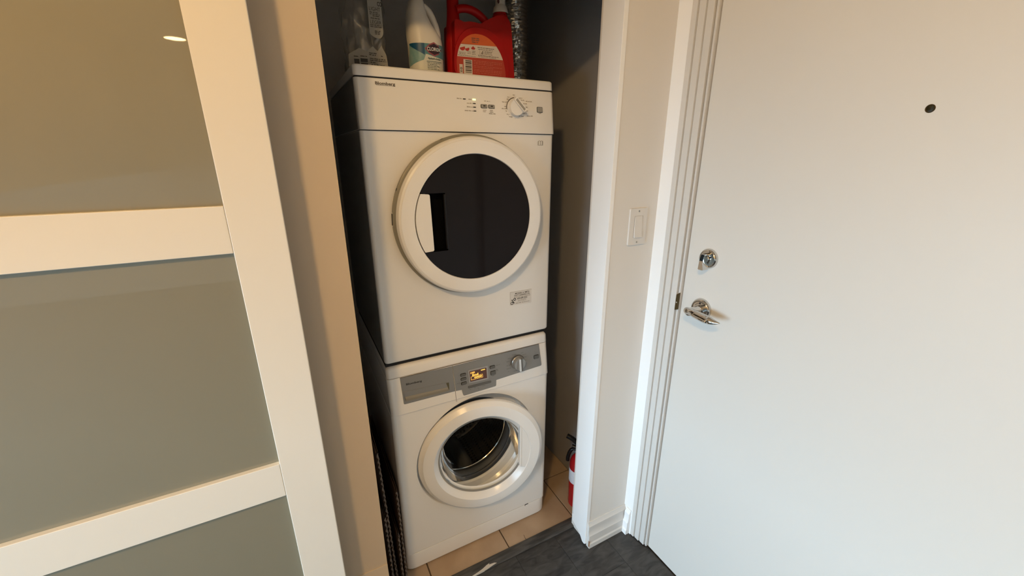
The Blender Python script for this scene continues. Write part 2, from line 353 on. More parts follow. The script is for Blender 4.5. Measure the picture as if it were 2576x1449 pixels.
# ================================================================== FRONT-LOADER STACK
W, D = .595, .56
def loop(z, ins, yf, rx=.026, ry=.018, back=D, n=7):
    pts = [(ins, back-ins, z)]
    rx2, ry2 = max(rx-ins*.3, .006), max(ry-ins*.3, .005); y0 = yf+ins
    for i in range(n+1):
        a = PI+PI/2*i/n; pts.append((ins+rx2+rx2*math.cos(a), y0+ry2+ry2*math.sin(a), z))
    for i in range(n+1):
        a = PI*1.5+PI/2*i/n; pts.append((W-ins-rx2+rx2*math.cos(a), y0+ry2+ry2*math.sin(a), z))
    pts.append((W-ins, back-ins, z)); return pts
def loft(bm, loops, caps=True, skip=None):
    R_ = [[bm.verts.new(p) for p in L] for L in loops]; n = len(R_[0])
    for A, B in zip(R_, R_[1:]):
        for i in range(n):
            if skip is not None and i == skip: continue
            bm.faces.new((A[i], A[(i+1) % n], B[(i+1) % n], B[i]))
    if caps: bm.faces.new(R_[0]); bm.faces.new(R_[-1])
def rounded_ends(z0, z1, y0, y1, r0, r1, n=4, **k):
    """loops from z0 to z1; the ends are rounded with r0, r1; the front leans from y0 to y1"""
    L = []; f = lambda z: y0+(y1-y0)*(z-z0)/(z1-z0)
    for i in range(n+1):
        if r0 <= 0: L.append(loop(z0, 0, f(z0), **k)); break
        a = PI/2*i/n; z = z0+r0*(1-math.sin(a)) if False else z0+r0*(1-math.cos(a)); L.append(loop(z, r0*(1-math.sin(a)), f(z), **k))
    for i in range(n+1):
        if r1 <= 0: L.append(loop(z1, 0, f(z1), **k)); break
        a = PI/2*(1-i/n); z = z1-r1*(1-math.cos(a)); L.append(loop(z, r1*(1-math.sin(a)), f(z), **k))
    return L
def brand(name, u0, u1, v, h, fn, fnb, m, parent):
    o = text(name, 'Blomberg', u0, v, h, fn, m, parent, width=u1-u0, bold=.032)
    return o

# ------------------------------------------------------------------ clothes dryer
dry = thing('clothes_dryer', 'white front-loading clothes dryer with dark round door, stacked on the washing machine', 'dryer', (W/2, .28, .861))
YD = -.008
ydf = lambda z: -.016*(1.67-z)/.126
bm = bmesh.new(); loft(bm, rounded_ends(.8625, 1.5415, YD, YD, .009, .0, rx=.012, ry=.009))
finish('cabinet', bm, M_enamel, dry, smooth=True)
bm = bmesh.new(); loft(bm, rounded_ends(1.5435, 1.668, ydf(1.5435), ydf(1.668), .0015, .003, rx=.013, ry=.010))
fas = finish('control_fascia', bm, M_enamel, dry, smooth=True)
bm = bmesh.new(); loft(bm, rounded_ends(1.6715, 1.6985, .0, .004, .0015, .006, rx=.014, ry=.01))
finish('top_panel', bm, M_plast, dry, smooth=True)
box('seam_gap', .004, W-.004, .006, .5, 1.540, 1.673, M_dark, dry)
box('side_sheet', -.0008, .0, .006, D-.01, .875, 1.54, M_side, dry); box('side_sheet', -.0008, .0, .010, D-.01, 1.545, 1.667, M_side, dry)
brand('brand_lettering', .0511, .1018, 1.6527, .0068, lambda x, z: (x, ydf(z)-.0006, z-(x-.05)*.0), None, M_ink, fas)
F = lambda x, z: (x, ydf(z)-.0005, z)
bm = bmesh.new(); quad(bm, .0535, .1018, 1.6510, 1.6517, F); finish('brand_underline', bm, M_ink, fas)
# dial
kc = (.4530, 1.6158); O = (kc[0], ydf(kc[1]), kc[1])
kn = lathe('selector_knob', [(.0260,0),(.0258,.004),(.0240,.006),(.0238,.016),(.0225,.0185),(0,.019)], O, M_plast, fas, seg=48)
lathe('knob_shadow_ring', [(.0285,.0006),(.0262,.0008)], O, M_ink, fas, seg=48)
ang = math.atan2(1.6073-1.6351, .4772-.4509)
def rot_rect(cx, cz, L, wd, a): 
    c, s = math.cos(a), math.sin(a); return [(cx+x*c-z*s, cz+x*s+z*c) for x, z in ((-L,-wd),(L,-wd),(L,wd),(-L,wd))]
nx, nz = -math.sin(ang), math.cos(ang)
prism('knob_grip', rpoly(rot_rect(kc[0]+nx*.010, kc[1]+nz*.010, .0235, .0062, ang), .002), xz(ydf, .012), xz(ydf, .0265), M_plast, kn, bevel=.001)
prism('knob_slot', rot_rect(kc[0]+nx*.010, kc[1]+nz*.010, .0195, .0035, ang), xz(ydf, .026), xz(ydf, .0268), M_pearl, kn)
def button(x0, x1, z0, z1, yfn, m, parent, name='button', r=.002, out=.0028, ringm=None):
    prism('button_rim', rpoly(rect(x0-.0012, x1+.0012, z0-.0012, z1+.0012), r+.001), xz(yfn, -.001), xz(yfn, .0008), ringm or M_dark, parent)
    return prism(name, rpoly(rect(x0, x1, z0, z1), r), xz(yfn, 0), xz(yfn, out), m, parent, bevel=.0005)
button(.5325, .5510, 1.6066, 1.6206, ydf, M_pearl, fas, 'power_button')
for a, b in ((.3430, .3612), (.3670, .3852)):
    bt = button(a, b, 1.6108, 1.6188, ydf, M_pearl, fas)
    prism('button_window', rpoly(rect(a+.0055, b-.0055, 1.6142, 1.6172), .0008), xz(ydf, .0026), xz(ydf, .0031), M_inkd, bt)
for x, z in ((.2924, 1.6312), (.3222, 1.6208), (.3222, 1.6110), (.3222, 1.6008)):
    prism('indicator_lamp', rpoly(rect(x-.0042, x+.0042, z-.0013, z+.0013), .001), xz(ydf, 0), xz(ydf, .0008), M_inkd, fas)
for x in (.3198, .3252): lathe('indicator_lamp_lit', [(.0022,0),(.0020,.0008),(0,.001)], (x, ydf(1.6314), 1.6314), M_led, fas, seg=12)
bm = bmesh.new(); h = .0026
for u0, u1, v in ((.270,.2865,1.6305),(.305,.3165,1.6300),(.299,.3165,1.6197),(.2985,.3165,1.6099),(.291,.3165,1.5998),(.354,.372,1.628),(.348,.3585,1.6035),(.348,.3585,1.5995),(.370,.380,1.6035),(.370,.381,1.5990),(.3665,.3875,1.5945),
                  (.449,.4575,1.6500),(.430,.4375,1.6430),(.4275,.434,1.6372),(.412,.4275,1.6290),(.418,.428,1.6165),(.409,.4265,1.6105),(.4215,.4275,1.6045),(.425,.434,1.5955),(.433,.4445,1.5885),
                  (.469,.4805,1.6425),(.475,.4885,1.6370),(.493,.514,1.6345),(.484,.497,1.6275),(.4855,.498,1.6175),(.4835,.498,1.6075),(.480,.494,1.5995),(.4655,.484,1.5915),(.4945,.515,1.5930),(.5375,.5465,1.6025)):
    smallprint(bm, u0, u1, v, h, F)
finish('dial_print', bm, M_inkl, fas)['kind'] = 'stuff'
bm = bmesh.new()
for i in range(16):
    a = PI/2-2*PI*i/16; c, s = math.cos(a), math.sin(a)
    bm.faces.new([bm.verts.new(F(kc[0]+r*c-q*s, kc[1]+r*s+q*c)) for r, q in ((.0292,-.0003),(.0318,-.0003),(.0318,.0003),(.0292,.0003))])
finish('dial_ticks', bm, M_inkl, fas)
# open book symbol on the body
bm = bmesh.new(); G = lambda x, z: (x, YD-.0006, z)
prs = []
for a, b, c, d in ((.5365,.5555,1.5095,1.5108),(.5365,.5378,1.5095,1.5215),(.5542,.5555,1.5095,1.5215),(.5452,.5468,1.5110,1.5222),(.5385,.5395,1.512,1.5225),(.5525,.5535,1.512,1.5225)): quad(bm, a, b, c, d, G)
for cx in (.5417, .5503):
    for i in range(6):
        a0, a1 = PI*i/6, PI*(i+1)/6; r0, r1 = .0030, .0042
        bm.faces.new([bm.verts.new(G(cx+r*math.cos(a), 1.5205+r*.75*math.sin(a))) for r, a in ((r0,a0),(r1,a0),(r1,a1),(r0,a1))])
finish('manual_symbol', bm, mat('symbol_grey', (.33,.31,.27), .5), dry)
# round door
DC = (.2985, YD, 1.2995)
door = lathe('round_door', [(.2220,.016),(.2220,.0265),(.2330,.0275),(.2325,.036),(.2290,.0425),(.2240,.0455),(.2235,.0450),(.2225,.0460),(.205,.0472),(.1860,.0468),(.1845,.0440),(.1845,.020)], DC, M_plast, dry, seg=128, sharp=28)
lathe('door_base_ring', [(.2330,.0),(.2385,.002),(.2395,.008),(.2388,.014),(.2345,.0165),(.2215,.0170)], DC, mat('ring_shade_grey', (.27,.255,.205), .4), door, seg=128)  # shading of the door's side rim is put into this grey
gx, gy = DC[0], DC[2]; rg = .1838; n0 = YD-.0462
def arc(a0, a1, n=40): return [(gx+rg*math.cos(a0+(a1-a0)*i/n), gy+rg*math.sin(a0+(a1-a0)*i/n)) for i in range(n+1)]
zt, zb, xp, xn = 1.3790, 1.2140, .1600, .2040
at_, ab_ = PI-math.asin((zt-gy)/rg), PI+math.asin((gy-zb)/rg)
gp = arc(ab_-2*PI, at_, 90)
gpts = gp+[(xn+.0, zt-.0)]+[(xn+.002, zb)]
prism('dark_glass', gpts, xz(n0, -.010), xz(n0, 0), M_dglass, door, bevel=.0006)
hp = arc(at_, ab_, 14); hp = [(x+.0015, z) for x, z in hp]
prism('handle_plate', rpoly(hp+[(xp+.004, zb+.002), (xp, zt-.002)], [0]*15+[.005,.005]), xz(n0, -.006), xz(n0, .0004), M_plast, door, bevel=.0008)
bm = bmesh.new()                                   # finger pocket behind the plate
P0 = [(xp-.004, zb), (xn+.002, zb), (xn, zt), (xp-.004, zt)]
a = [bm.verts.new((x, n0, z)) for x, z in P0]; b = [bm.verts.new((x, n0+.030, z)) for x, z in P0]
for i in range(4): bm.faces.new((a[i], a[(i+1) % 4], b[(i+1) % 4], b[i]))
bm.faces.new(b); finish('handle_pocket', bm, M_pocket, door)
tube('pocket_lip', [(xn-.0005, n0+.003, zt-.004), (xn+.0015, n0+.003, zb+.004)], .0045, M_black, door, seg=10)
for x, z in ((.0760,1.3920),(.2160,1.5190)):
    a = math.atan2(z-DC[2], x-DC[0]); c, s = math.cos(a), math.sin(a); Q = Vector((DC[0]+.2390*c, YD-.012, DC[2]+.2390*s))
    lathe('screw_hole', [(.0045,.0),(.0042,.0006),(0,.0007)], Q, M_inkd, door, u=(-s,0,c), v=(0,1,0), n=(c,0,s), seg=12)
for z0, z1, r, m in ((1.2900,1.3290,.2396,M_plast),(1.2935,1.3255,.2404,M_inkd)):
    pts = [(y, z) for y, z in ((-.016,z0),(-.009,z0),(-.009,z1),(-.016,z1))]
    prism('latch_slot', pts, lambda y, z: (DC[0]-math.sqrt(.236**2-(z-DC[2])**2), YD+y+.004, z), lambda y, z, r=r: (DC[0]-math.sqrt(r**2-(z-DC[2])**2), YD+y+.004, z), m, door)
# service sticker
stp = [(.4355,.9835),(.5215,.9800),(.5215,1.0315),(.4355,1.0320)]
stk = prism('service_sticker', rpoly(stp, .003), xz(YD, 0), xz(YD, .0004), mat('sticker_paper', (.74,.71,.67), .45), dry)
SF = xz(YD, .0007)
bm = bmesh.new()
text_bm(bm, 'MICHAEL A. SMITH', .4555, 1.0215, .0052, SF, width=.0565, bold=.02)
text_bm(bm, 'DUCT CLEANING LTD.', .4525, 1.0140, .0052, SF, width=.0625, bold=.02)
text_bm(bm, '604-589-2553', .4640, 1.0020, .0056, SF, width=.040, bold=.02)
ring_poly(bm, .4540, 1.0035, .0028, .0052, SF)
ring_poly(bm, .4435, .9905, .0036, .0058, SF); 
for q in (((.4445,.9965),(.4470,.9985),(.4540,.9905),(.4520,.9880),(.4492,.9930),(.4470,.9880)),): bm.faces.new([bm.verts.new(SF(*p)) for p in q])
lp = [(.4440+.0026*math.cos(2*PI*i/10), 1.0015+.0026*math.sin(2*PI*i/10)) for i in range(10)]; bm.faces.new([bm.verts.new(SF(*p)) for p in lp])
finish('sticker_lettering', bm, M_inkd, stk)
bm = bmesh.new(); smallprint(bm, .4515, .5165, 1.0090, .0026, SF); smallprint(bm, .467, .500, .9975, .0022, SF); smallprint(bm, .466, .500, .9940, .0022, SF); smallprint(bm, .458, .513, .9870, .0028, SF)
for u0, u1, v0, v1 in ((.4355,.5215,.9800+.051,.9808+.051),(.4355,.4362,.984,1.032)): quad(bm, u0, u1, v0, v1, xz(YD, .0006))
finish('sticker_small_print', bm, M_inkl, stk)

# ------------------------------------------------------------------ washing machine
wsh = thing('washing_machine', 'white front-loading washing machine with its glass door ajar, under the dryer', 'washing machine', (W/2, .28, 0))
YW = -.020; kw = dict(rx=.014, ry=.012)
ywf = lambda z: -.008-.018*(.80-z)/.125
DCx, DCz, DR = .2985, .437, .2345
bm = bmesh.new(); loft(bm, [loop(.0838, 0, YW, **kw), loop(.681, 0, YW, **kw)], caps=True, skip=8)
# front sheet with the dished opening
x0, x1, z0, z1 = .014, W-.014, .0838, .681
angs = sorted(set([2*PI*i/120 for i in range(120)]+[math.atan2(z-DCz, x-DCx) % (2*PI) for x in (x0, x1) for z in (z0, z1)]))
outer = []
for a in angs:
    c, s = math.cos(a), math.sin(a); t = min(((x1 if c > 0 else x0)-DCx)/c if abs(c) > 1e-9 else 9e9, ((z1 if s > 0 else z0)-DCz)/s if abs(s) > 1e-9 else 9e9)
    outer.append(bm.verts.new((DCx+t*c, YW, DCz+t*s)))
prev = outer; n = len(angs)
for r, y in ((DR, YW), (DR-.002, YW+.003), (DR-.006, YW+.050), (DR-.014, YW+.060), (.190, YW+.060), (.184, YW+.064), (.182, YW+.080)):
    cur = [bm.verts.new((DCx+r*math.cos(a), y, DCz+r*math.sin(a))) for a in angs]
    for i in range(n): bm.faces.new((prev[i], prev[(i+1) % n], cur[(i+1) % n], cur[i]))
    prev = cur
bmesh.ops.remove_doubles(bm, verts=bm.verts, dist=1e-5)
finish('cabinet', bm, M_enamel, wsh, smooth=True, sharp=30)
bm = bmesh.new(); loft(bm, rounded_ends(.003, .0805, YW+.001, YW, .010, .0015, rx=.034, ry=.016))
finish('kick_plate', bm, M_enamel, wsh, smooth=True)
bm = bmesh.new(); loft(bm, rounded_ends(.6835, .8085, ywf(.6835), ywf(.8085), .0012, .0012, **kw))
wf = finish('control_fascia', bm, M_enamel, wsh, smooth=True)
bm = bmesh.new(); loft(bm, rounded_ends(.8105, .8465, -.0075, -.003, .0012, .012, n=6, **kw))
finish('top_panel', bm, M_plast, wsh, smooth=True)
box('seam_gap', .006, W-.006, .012, .5, .6795, .812, M_dark, wsh)
box('seam_gap', .020, W-.020, -.013, .5, .075, .086, M_dark, wsh)
box('gap_shade_strip', .004, W-.004, .011, D-.02, .8462, .8625, M_dark, wsh)  # dark strip standing in for the shade beneath the dryer
box('kick_plate_notch', .4985, .5140, YW-.0006, YW+.004, .0800, .0832, M_inkd, wsh); box('kick_plate_notch', .4985, .5005, YW-.0005, YW+.004, .0755, .0805, M_inkd, wsh)
# detergent drawer
dr = prism('detergent_drawer', [(.0405,.8075),(.0430,.7190),(.0455,.7172),(.2165,.7150),(.2145,.8045)], xz(ywf, -.004), xz(ywf, .0012), M_silver, wsh, bevel=.0006)
FW = lambda x, z: (x, ywf(z)-.0016, z)
brand('brand_lettering', .0571, .1085, .7795, .0060, lambda x, z: FW(x, z-(x-.057)*.02), None, M_inkd, dr)
pk = [(.0490,.7590),(.0498,.7270),(.1965,.7235),(.1978,.7520)]
prism('drawer_grip_rim', rpoly([(.0470,.7600),(.0485,.7252),(.1985,.7215),(.1995,.7535)], .003), xz(ywf, 0), xz(ywf, .0022), M_silver, dr, bevel=.0007)
M_pk = mat('drawer_grip_beige', (.27,.245,.195), .35)
bm = bmesh.new(); rows = []
for t, dd in ((0,.0024),(.10,-.002+.0024),(.45,.0004),(.62,.0042),(.82,.0046),(.95,.0024),(1,.0024)):
    rows.append([bm.verts.new((x, ywf(z)-dd, z)) for x, z in [(pk[0][0]+(pk[1][0]-pk[0][0])*t, pk[0][1]+(pk[1][1]-pk[0][1])*t), (pk[3][0]-.012*(1-t)+(pk[2][0]-pk[3][0])*t, pk[3][1]+(pk[2][1]-pk[3][1])*t)]])
for A, B in zip(rows, rows[1:]): bm.faces.new((A[0], A[1], B[1], B[0]))
finish('drawer_grip', bm, M_pk, dr, smooth=True)
prism('drawer_grip_end', [(.1880,.7525),(.1978,.7522),(.1968,.7260),(.1945,.7290)], xz(ywf, .0022), xz(ywf, .0027), mat('grip_shadow_olive', (.10,.085,.04), .5), dr)
prism('drawer_seam', [(.2150,.806),(.2180,.676),(.2190,.676),(.2162,.806)], xz(ywf, 0), xz(ywf, .0007), M_ink, wf)
prism('panel_top_seam', [(.0405,.8072),(.5575,.8081),(.5575,.8091),(.0405,.8083)], xz(ywf, 0), xz(ywf, .0018), M_ink, wf)
# control panel inlay
cp = [(.2170,.8045),(.5575,.8082),(.5640,.7235),(.3725,.7150),(.3702,.6930),(.2455,.6905),(.2412,.7138),(.2200,.7150)]
pan = prism('control_panel', rpoly(cp, [0,.002,.006,.002,.005,.005,.003,0]), xz(ywf, 0), xz(ywf, .0016), M_silver, wsh, bevel=.0005)
PF = lambda z: ywf(z)-.0016
for z in (.7660, .7508, .7352): button(.2415, .2600, z-.0042, z+.0042, PF, M_grey, pan, r=.0035)
button(.3520, .3705, .7620, .7712, PF, M_grey, pan, r=.003); button(.3535, .3715, .7385, .7515, PF, M_grey, pan, r=.002)
button(.5330, .5525, .7560, .7690, PF, M_grey, pan, 'power_button', r=.003)
prism('slot_button', rpoly([(.2645,.7120),(.3525,.7108),(.3525,.7190),(.2645,.7210)], .004), xz(PF, 0), xz(PF, .0012), M_grey, pan, bevel=.0004)
prism('display_bezel', rpoly([(.2690,.7300),(.3425,.7275),(.3435,.7762),(.2690,.7775)], .002), xz(PF, 0), xz(PF, .0010), mat('bezel_pale', (.34,.335,.34), .3), pan, bevel=.0004)
dsp = prism('display_screen', [(.2740,.7350),(.3372,.7328),(.3376,.7706),(.2738,.7722)], xz(PF, .0005), xz(PF, .0014), M_screen, pan)
DF = lambda x, z: (x, PF(z)-.0018, z)
bm = bmesh.new()
text_bm(bm, '1200', .2765, .7628, .0058, DF, width=.0165, bold=.02); quad(bm, .3165, .3320, .7650, .7680, DF)
text_bm(bm, 'End', .2830, .7530, .0075, DF, width=.0225, bold=.025)
text_bm(bm, '0000', .2895, .7432, .0062, DF, width=.0285, bold=.03)
for a, b, c, d in ((.2775,.3215,.7512,.7520),(.2775,.3215,.7400,.7410),(.2775,.2785,.7400,.7520),(.3205,.3215,.7400,.7520)): quad(bm, a, b, c, d, DF)
finish('display_digits', bm, M_amber, dsp)
KO = (.4630, PF(.7603), .7603)
wk = lathe('selector_knob', [(.0265,0),(.0262,.004),(.0245,.006),(.0240,.017),(.0225,.0195),(0,.020)], KO, mat('knob_silver', (.34,.33,.31), .3, metal=.5), pan, seg=48)
lathe('knob_shadow_ring', [(.0280,.0005),(.0262,.0008)], KO, M_inkd, pan, seg=48)
for a, b, m, d in ((-.0065,.0005,mat('knob_bright', (.72,.71,.69), .2, metal=.4),.0275),(.0005,.0070,M_grey,.0270)):
    prism('knob_grip', rpoly(rect(KO[0]+a, KO[0]+b, KO[2]-.0225, KO[2]+.0225), .001), xz(PF, .015), xz(PF, d), m, wk, bevel=.0006)
bm = bmesh.new(); h = .0026; PP = lambda x, z: (x, PF(z)-.0004, z)
for u0, u1, v in ((.234,.2375,.765),(.2265,.2385,.739),(.375,.391,.7680),(.375,.381,.7520),(.376,.384,.7475),(.357,.366,.7330),(.268,.276,.7055),(.287,.292,.7075),(.299,.306,.703),(.3015,.3055,.6985),(.318,.329,.706),(.541,.544,.7745),
                  (.4235,.4395,.7810),(.4430,.4580,.7905),(.4185,.4320,.7705),(.4165,.4320,.7560),(.4170,.4340,.7440),(.4210,.4270,.7335),(.4440,.4580,.7285),(.4790,.4890,.7905),(.4850,.5000,.7820),(.4880,.5030,.7715),(.4925,.5010,.7595),(.4830,.4990,.7470)):
    smallprint(bm, u0, u1, v, h, PP)
finish('panel_print', bm, mat('panel_ink', (.15,.15,.15), .6), pan)['kind'] = 'stuff'
# tub, gasket, drum
lathe('door_gasket', [(.207,-.0412),(.186,-.047),(.172,-.049),(.168,-.054),(.172,-.061),(.164,-.067),(.160,-.078),(.166,-.095),(.180,-.100)], (DCx, 0, DCz), M_rubber, wsh, seg=96)
drum = lathe('drum', [(.166,-.098),(.170,-.106),(.222,-.112),(.236,-.130),(.238,-.36),(.225,-.375),(.14,-.385),(.06,-.375),(0,-.372)], (DCx, 0, DCz), M_drum, wsh, seg=96)
lathe('drum_lip', [(.1662,-.0965),(.1642,-.0988),(.1642,-.1006),(.1668,-.1030)], (DCx, 0, DCz), M_chrome, drum, seg=96)
for k in range(3):
    a = rad(35+120*k); c, s = math.cos(a), math.sin(a); bm = bmesh.new(); rows = []
    for t in range(7):
        y = .135+.21*t/6; e = math.sin(PI*min(1, (t+.7)/2.2)/2)*(1 if t < 5 else .7); row = []
        for j in range(7):
            q = (j/6-.5)*2; rr = .237-.055*e*max(0, 1-q*q)**.6; tn = q*.032
            row.append(bm.verts.new((DCx+rr*c-tn*s, y, DCz+rr*s+tn*c)))
        rows.append(row)
    for A, B in zip(rows, rows[1:]):
        for j in range(6): bm.faces.new((A[j], A[j+1], B[j+1], B[j]))
    finish('drum_paddle', bm, mat('paddle_grey', (.07,.07,.072), .3), drum, smooth=True)
# round door, hinged on its left edge and ajar
A_ = .19; u_ = Vector((math.cos(A_), -math.sin(A_), 0)); n_ = Vector((-math.sin(A_), -math.cos(A_), 0)); v_ = Vector((0,0,1))
C_ = Vector((.072, -.008, .440))+u_*.231
wd = lathe('round_door', [(.150,-.016),(.222,-.014),(.2290,-.009),(.2310,.000),(.2285,.006),(.2150,.0185),(.2125,.0192),(.195,.0208),(.178,.0215),(.1765,.0205),(.1640,.004),(.1600,.0),(.1580,-.006),(.156,-.012)], C_, M_plast, wsh, u=u_, v=v_, n=n_, seg=128, close=True, sharp=24)
bowl = lathe('glass_bowl', [(.1595,-.002),(.156,-.006),(.150,-.030),(.142,-.070),(.130,-.092),(.105,-.100),(.06,-.103),(0,-.104)], C_, M_bowl, wd, u=u_, v=v_, n=n_, seg=96)
DL = lambda d: (lambda a, b: tuple(C_+u_*a+v_*b+n_*d))
ri = .1765
hp = [(ri*math.cos(t), ri*math.sin(t)) for t in [math.asin(-.078/ri)+(math.asin(.108/ri)-math.asin(-.078/ri))*i/16 for i in range(17)]]+[(.136,.113),(.137,-.070)]
hd = prism('door_handle', hp, DL(.002), DL(.0205), M_plast, wd, bevel=.0012)
prism('handle_edge', [(.1355,-.062),(.1425,-.070),(.1425,.104),(.1355,.110)], DL(.0), DL(.0225), M_plast, hd, bevel=.001)
lathe('bowl_rim', [(.1605,.0005),(.1590,.0022),(.1560,.0012),(.1545,-.004)], C_, mat('rim_grey', (.30,.29,.27), .25), wd, u=u_, v=v_, n=n_, seg=96)

# ================================================================== THINGS ON TOP OF THE DRYER
ZT = 1.699
# red detergent jug
jug = thing('detergent_jug', 'red plastic detergent jug with handle and white cap, on top of the dryer', 'detergent jug', (.38, .125, ZT))
yj0, yj1 = .075, .165
jo = [(.2990,ZT+.001),(.4975,ZT+.001),(.4905,1.790),(.4860,1.8480),(.4800,1.8660),(.4680,1.8745),(.4420,1.8745),(.4230,1.8670),(.4020,1.8560),(.3850,1.8455),(.3680,1.8470),(.3500,1.8475),(.3320,1.8440),(.3200,1.8475),(.3030,1.8480)]
prism('body', rpoly(jo, [.012,.012,.02,.01,.01,.008,.01,.01,.006,.006,.006,.006,.004,.004,.008], 4), lambda x, z: (x, yj0, z), lambda x, z: (x, yj1, z), M_red, jug, bevel=.011, seg=4)
lathe('spout_column', [(.0240,.003),(.0240,.100),(.0215,.135),(.0182,.165),(.0172,.185),(.0172,.258)], (.3155,.118,ZT), M_red, jug, seg=32, **ZUP)
tube('handle', spline([(.318,.100,1.8780),(.336,.100,1.8835),(.356,.100,1.8850),(.379,.100,1.8800),(.400,.100,1.8690),(.415,.100,1.8560),(.422,.100,1.845)], 6), .0108, M_red, jug, seg=16)
lathe('spout_cap', [(0,0),(.0185,0),(.0195,.004),(.0195,.030),(.017,.034),(0,.034)], (.315, .118, 1.955), M_red, jug, seg=32, **ZUP)
lathe('pour_neck', [(.0235,-.006),(.0235,.002),(.0205,.0045),(.0205,.009)], (.4700, .12, 1.8840), M_red, jug, seg=32, **ZUP)
cap = lathe('dosing_cap', [(.0235,0),(.0240,.003),(.0200,.016),(.0155,.022),(.0155,.055),(.013,.060),(0,.060)], (.4715, .12, 1.8930), mat('cap_white', (.60,.56,.50), .35), jug, seg=32, **ZUP)
lathe('cap_spot', [(.0042,0),(.004,.0006),(0,.0008)], (.4590, .1080, 1.9225), mat('spot_maroon', (.07,.015,.012), .5), cap, u=(1,0,0), v=(0,0,1.7), n=(-.6,-.8,0), seg=14)  # small maroon oval on the side of the cap
J = lambda d: (lambda x, z: (x, yj0-d, z))
prism('front_panel', rpoly([(.2960,ZT+.006),(.4780,ZT+.006),(.4720,1.760),(.4520,1.808),(.4150,1.832),(.3720,1.836),(.3350,1.826),(.3080,1.798),(.2960,1.755)], .02, 5), J(-.006), J(.0035), M_red, jug, bevel=.003)
def arch(z):   # half-width outline of the label at height z
    t = max(0., min(1., (z-1.716)/(1.8172-1.716)))
    e = (1-t**2.3)**.5 if t < 1 else 0
    c = .3835-.0195*t*0-.010*t
    return c-.0790*e-.0*t, c+.0800*e
def lab(z0, z1, n=10):
    zz = [z0+(z1-z0)*i/n for i in range(n+1)]
    return [(arch(z)[1], z) for z in zz]+[(arch(z)[0], z) for z in reversed(zz)]
lb = prism('label', lab(ZT+.008, 1.8170, 18), J(.003), J(.0040), mat('label_red', (.44,.045,.018), .4), jug)
prism('label_top', lab(1.7880, 1.8165, 12), J(.0038), J(.0044), mat('label_orange', (.62,.115,.022), .4), lb)
def band(z0l, z0r, z1l, z1r):
    pts = []; n = 8
    f = lambda zl, zr, t: zl+(zr-zl)*t
    L0, R0 = arch(z0l)[0], arch(z0r)[1]; L1, R1 = arch(z1l)[0], arch(z1r)[1]
    return [(L0+.0008,z0l),(R0-.0008,z0r)]+[(arch(z0r+(z1r-z0r)*i/4)[1]-.0008, z0r+(z1r-z0r)*i/4) for i in (1,2,3)]+[(R1-.0008,z1r),(L1+.0008,z1l)]+[(arch(z1l+(z0l-z1l)*i/4)[0]+.0008, z1l+(z0l-z1l)*i/4) for i in (1,2,3)]
prism('label_white_band', band(1.7535,1.7560,1.7860,1.7905), J(.0042), J(.0048), mat('label_white', (.66,.60,.54), .5), lb)
bm = bmesh.new(); JF = J(.0052)
for u0, u1, v, h in ((.352,.376,1.8035,.0028),(.352,.376,1.7985,.0028),(.352,.372,1.7935,.0028),(.370,.425,1.7812,.0022),(.372,.420,1.7770,.0020),(.392,.418,1.7725,.0018),(.392,.416,1.7690,.0018),(.392,.418,1.7655,.0018),(.372,.440,1.7608,.0022),(.372,.430,1.7575,.0016),(.312,.332,1.7640,.0018),(.312,.332,1.7605,.0018),(.338,.347,1.7670,.002),(.338,.347,1.7630,.002),(.352,.363,1.7700,.002),(.352,.363,1.7660,.002),(.352,.363,1.7620,.002),(.308,.364,1.7562,.0016)):
    smallprint(bm, u0, u1, v, h, JF)
for a, b, c, d in ((.3765,.3770,1.765,1.776),(.3880,.3885,1.765,1.776),(.3765,.3885,1.765,1.7655),(.382,.384,1.766,1.770),(.385,.387,1.766,1.774)): quad(bm, a, b, c, d, JF)
finish('label_print', bm, M_ink, lb)
bm = bmesh.new()
for i, (cx, cz, r) in enumerate(((.322,1.777,.0085),(.337,1.776,.007))):
    bm.faces.new([bm.verts.new(JF(cx+r*math.cos(t), cz+r*.9*math.sin(t))) for t in [PI*1.05+PI*1.1*k/10 for k in range(11)]])
bm.faces.new([bm.verts.new(JF(x, z)) for x, z in ((.349,1.778),(.356,1.784),(.363,1.778),(.360,1.775),(.352,1.775))])
finish('label_red_flasks', bm, mat('flask_red', (.45,.03,.02), .5), lb)
prism('barcode_box', rect(.3245,.3520,ZT+.009,1.7475), J(.0042), J(.0047), mat('label_white', (.66,.60,.54), .5), lb)
bm = bmesh.new()
for z, h in ((1.7425,.0030),(1.7365,.0045),(1.7325,.0020),(1.7260,.0045),(1.7225,.0018),(1.7170,.0036),(1.7130,.0018)): quad(bm, .3300, .3495, z, z+h, JF)
finish('barcode_bars', bm, M_ink, lb)
prism('recycling_box', rect(.3115,.3215,ZT+.010,1.7335), J(.0042), J(.0047), mat('label_white', (.66,.60,.54), .5), lb)
bm = bmesh.new(); ring_poly(bm, .3165, 1.7225, .0016, .0034, JF, 14); quad(bm, .3135, .3195, 1.714, 1.7165, JF); finish('recycling_mark', bm, M_ink, lb)
bm = bmesh.new()
for k, z in enumerate((1.7455,1.7415,1.7375,1.7320,1.7280,1.7225,1.7185,1.7135)): smallprint(bm, .3565, .450-(.03 if k in (2,4) else 0), z, .0022, JF)
finish('label_fine_print', bm, mat('label_pale_red', (.62,.16,.10), .5), lb)

